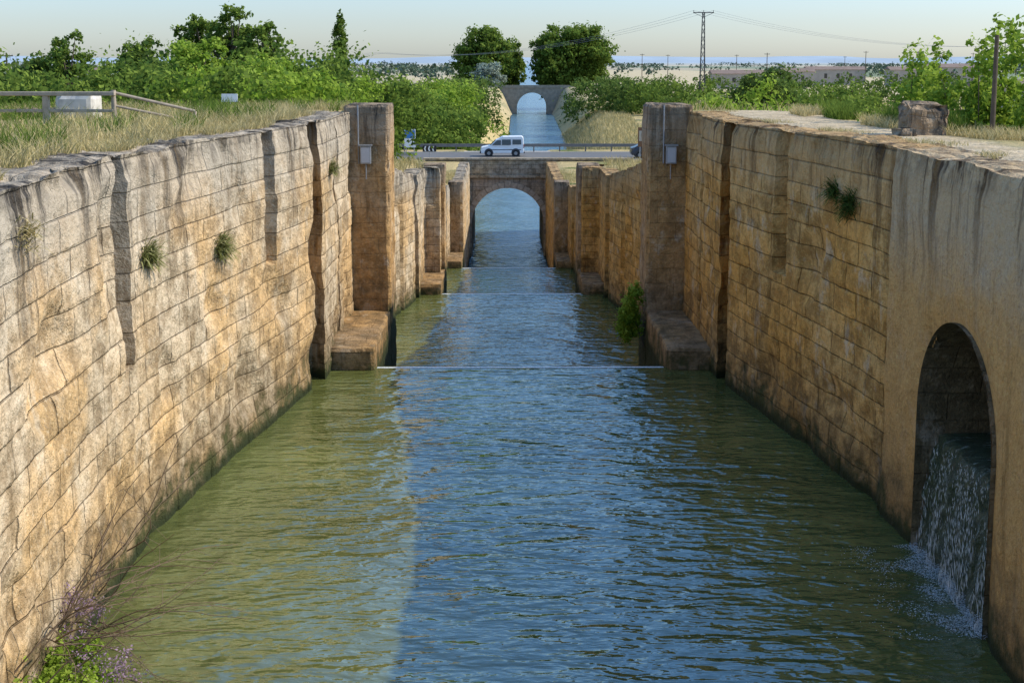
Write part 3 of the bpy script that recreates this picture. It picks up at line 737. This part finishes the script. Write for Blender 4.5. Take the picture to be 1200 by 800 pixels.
def tuft(name,x,y,z,R,n,mat,seed,side,ln=.35):
    r=np.random.default_rng(seed); P=np.stack([np.full(n,x)+r.normal(size=n)*.03,y+r.normal(size=n)*R*.35,z+r.normal(size=n)*R*.2],1)
    V=[];Q=[];a=[]
    for i in range(n):
        L=ln*r.uniform(.3,1.2); d=np.array([-side*r.uniform(.2,1.),r.normal()*.6,r.uniform(-.3,1.)]); d/=np.linalg.norm(d)
        p0=P[i]; p1=p0+d*L*.6; p2=p1+(d+np.array([0,0,-.6]))*L*.4; u=np.cross(d,(0,0,1.)); u=u/np.linalg.norm(u)*.008
        b=len(V); V+=[p0-u,p0+u,p1+u,p1-u,p2+u*.2,p2-u*.2]; Q+=[(b,b+1,b+2,b+3),(b+3,b+2,b+4,b+5)]; a+=[r.random()]*6
    return qmesh(name,V,Q,[mat],attrs={'rnd':a})
WEED=leafmat('wall_weed_leaf',(.10,.11,.03),(.2,.22,.07),(.38,.36,.16),.3)
tuft('wall_weed',-hw(17.5),17.4,3.95,.32,420,WEED,81,-1,.3); tuft('wall_weed',-hw(20.4),20.6,3.6,.4,520,WEED,82,-1,.32)
tuft('wall_weed',hw(19.5),19.9,4.35,.45,600,LEAF_D,83,1,.3); tuft('wall_weed',hw(20.2),20.5,4.5,.3,400,LEAF_D,84,1,.3)
tuft('wall_weed',-hw(12.2),12.6,4.9,.4,120,DRY,85,-1,.2); tuft('wall_weed',-4.1,27.5,4.3,.2,300,WEED,86,-1,.3)
plant('shrub',[(2.85,31.6,.3,.3,.4,.45),(2.75,31.8,-.25,.36,.4,.45),(2.9,31.4,.75,.2,.3,.35)],4200,.08,LEAF_B,87,[((3.2,31.6,-.6),(2.85,31.6,.4),.02,.01)],sub=20)
plant('shrub',[(-5.0,12.6,.2,.45,.8,.4),(-4.75,11.9,.15,.4,.7,.4),(-5.0,11.4,.3,.45,.6,.5)],9000,.06,LEAF_B,88,sub=24)
plant('flowering_bush',[(-4.45,12.3,.35,.35,.5,.3),(-4.3,11.8,.25,.3,.5,.25),(-5.1,13.4,.5,.3,.5,.4)],2500,.03,PURP,89,[((-4.9,12,0),(-4.5,12,.6),.012,.006)],sub=30)
r=np.random.default_rng(90); segs=[]
for i in range(46):
    p=np.array([-5.15+r.normal()*.15,13.0+r.normal()*.9,.2+abs(r.normal())*.3]); d=np.array([r.uniform(.15,1.0),r.normal()*.5,r.uniform(.05,1.0)]); d/=np.linalg.norm(d)
    L=r.uniform(.5,2.3); rr=.011
    for k in range(9):
        d=d+r.normal(size=3)*.12+np.array([0,0,-.05]); d/=np.linalg.norm(d); q=p+d*L/9; q[2]=max(q[2],.03)
        segs.append((p,q,rr,rr*.87)); rr*=.87; 
        if r.random()<.5:
            d2=d+r.normal(size=3)*.6; d2/=np.linalg.norm(d2); segs.append((q,q+d2*.25,rr*.7,.001))
        p=q
tube_obj('dead_brambles',segs,TWIG,None,4)

# ---------------------------------------------------------------- light
sunel,sunaz=38,6
sd=Vector((math.cos(rad(sunel))*math.cos(rad(sunaz)),math.cos(rad(sunel))*math.sin(rad(sunaz)),math.sin(rad(sunel))))
L=bpy.data.lights.new('sun','SUN'); L.energy=5.0; L.angle=rad(.5); L.color=(1,.91,.76)
lo=bpy.data.objects.new('sun',L); lo.rotation_euler=sd.to_track_quat('Z','Y').to_euler(); COL.objects.link(lo)
w=bpy.data.worlds.new('World'); scene.world=w; w.use_nodes=True
nt=w.node_tree; bg=nt.nodes['Background']; sk=nt.nodes.new('ShaderNodeTexSky'); sk.sky_type='NISHITA'; sk.sun_disc=False
sk.sun_elevation=rad(sunel); sk.sun_rotation=rad(90-sunaz); sk.altitude=0; sk.air_density=1.0; sk.dust_density=.6; sk.ozone_density=2.0
tc=nt.nodes.new('ShaderNodeTexCoord'); sx=nt.nodes.new('ShaderNodeSeparateXYZ'); nt.links.new(tc.outputs['Generated'],sx.inputs[0])
mp=nt.nodes.new('ShaderNodeMapRange'); nt.links.new(sx.outputs[2],mp.inputs[0]); mp.inputs[1].default_value=0.03; mp.inputs[2].default_value=.45
tm=nt.nodes.new('ShaderNodeMix'); tm.data_type='RGBA'; nt.links.new(mp.outputs[0],tm.inputs[0]); tm.inputs[6].default_value=(.86,.95,1.17,1); tm.inputs[7].default_value=(1.5,1.85,2.15,1)
mx=nt.nodes.new('ShaderNodeMix'); mx.data_type='RGBA'; mx.blend_type='MULTIPLY'; mx.inputs[0].default_value=1; nt.links.new(tm.outputs[2],mx.inputs[7])
nt.links.new(sk.outputs[0],mx.inputs[6]); nt.links.new(mx.outputs[2],bg.inputs[0]); bg.inputs[1].default_value=.15

# ---------------------------------------------------------------- camera
cam=bpy.data.cameras.new('camera'); co=bpy.data.objects.new('camera',cam); COL.objects.link(co)
cam.sensor_width=36; cam.lens=45; cam.shift_y=-.0975; cam.clip_end=40000; cam.clip_start=.1
co.location=(-.365,0,6.6); co.rotation_euler=(rad(90-8),0,-rad(.38))
scene.camera=co
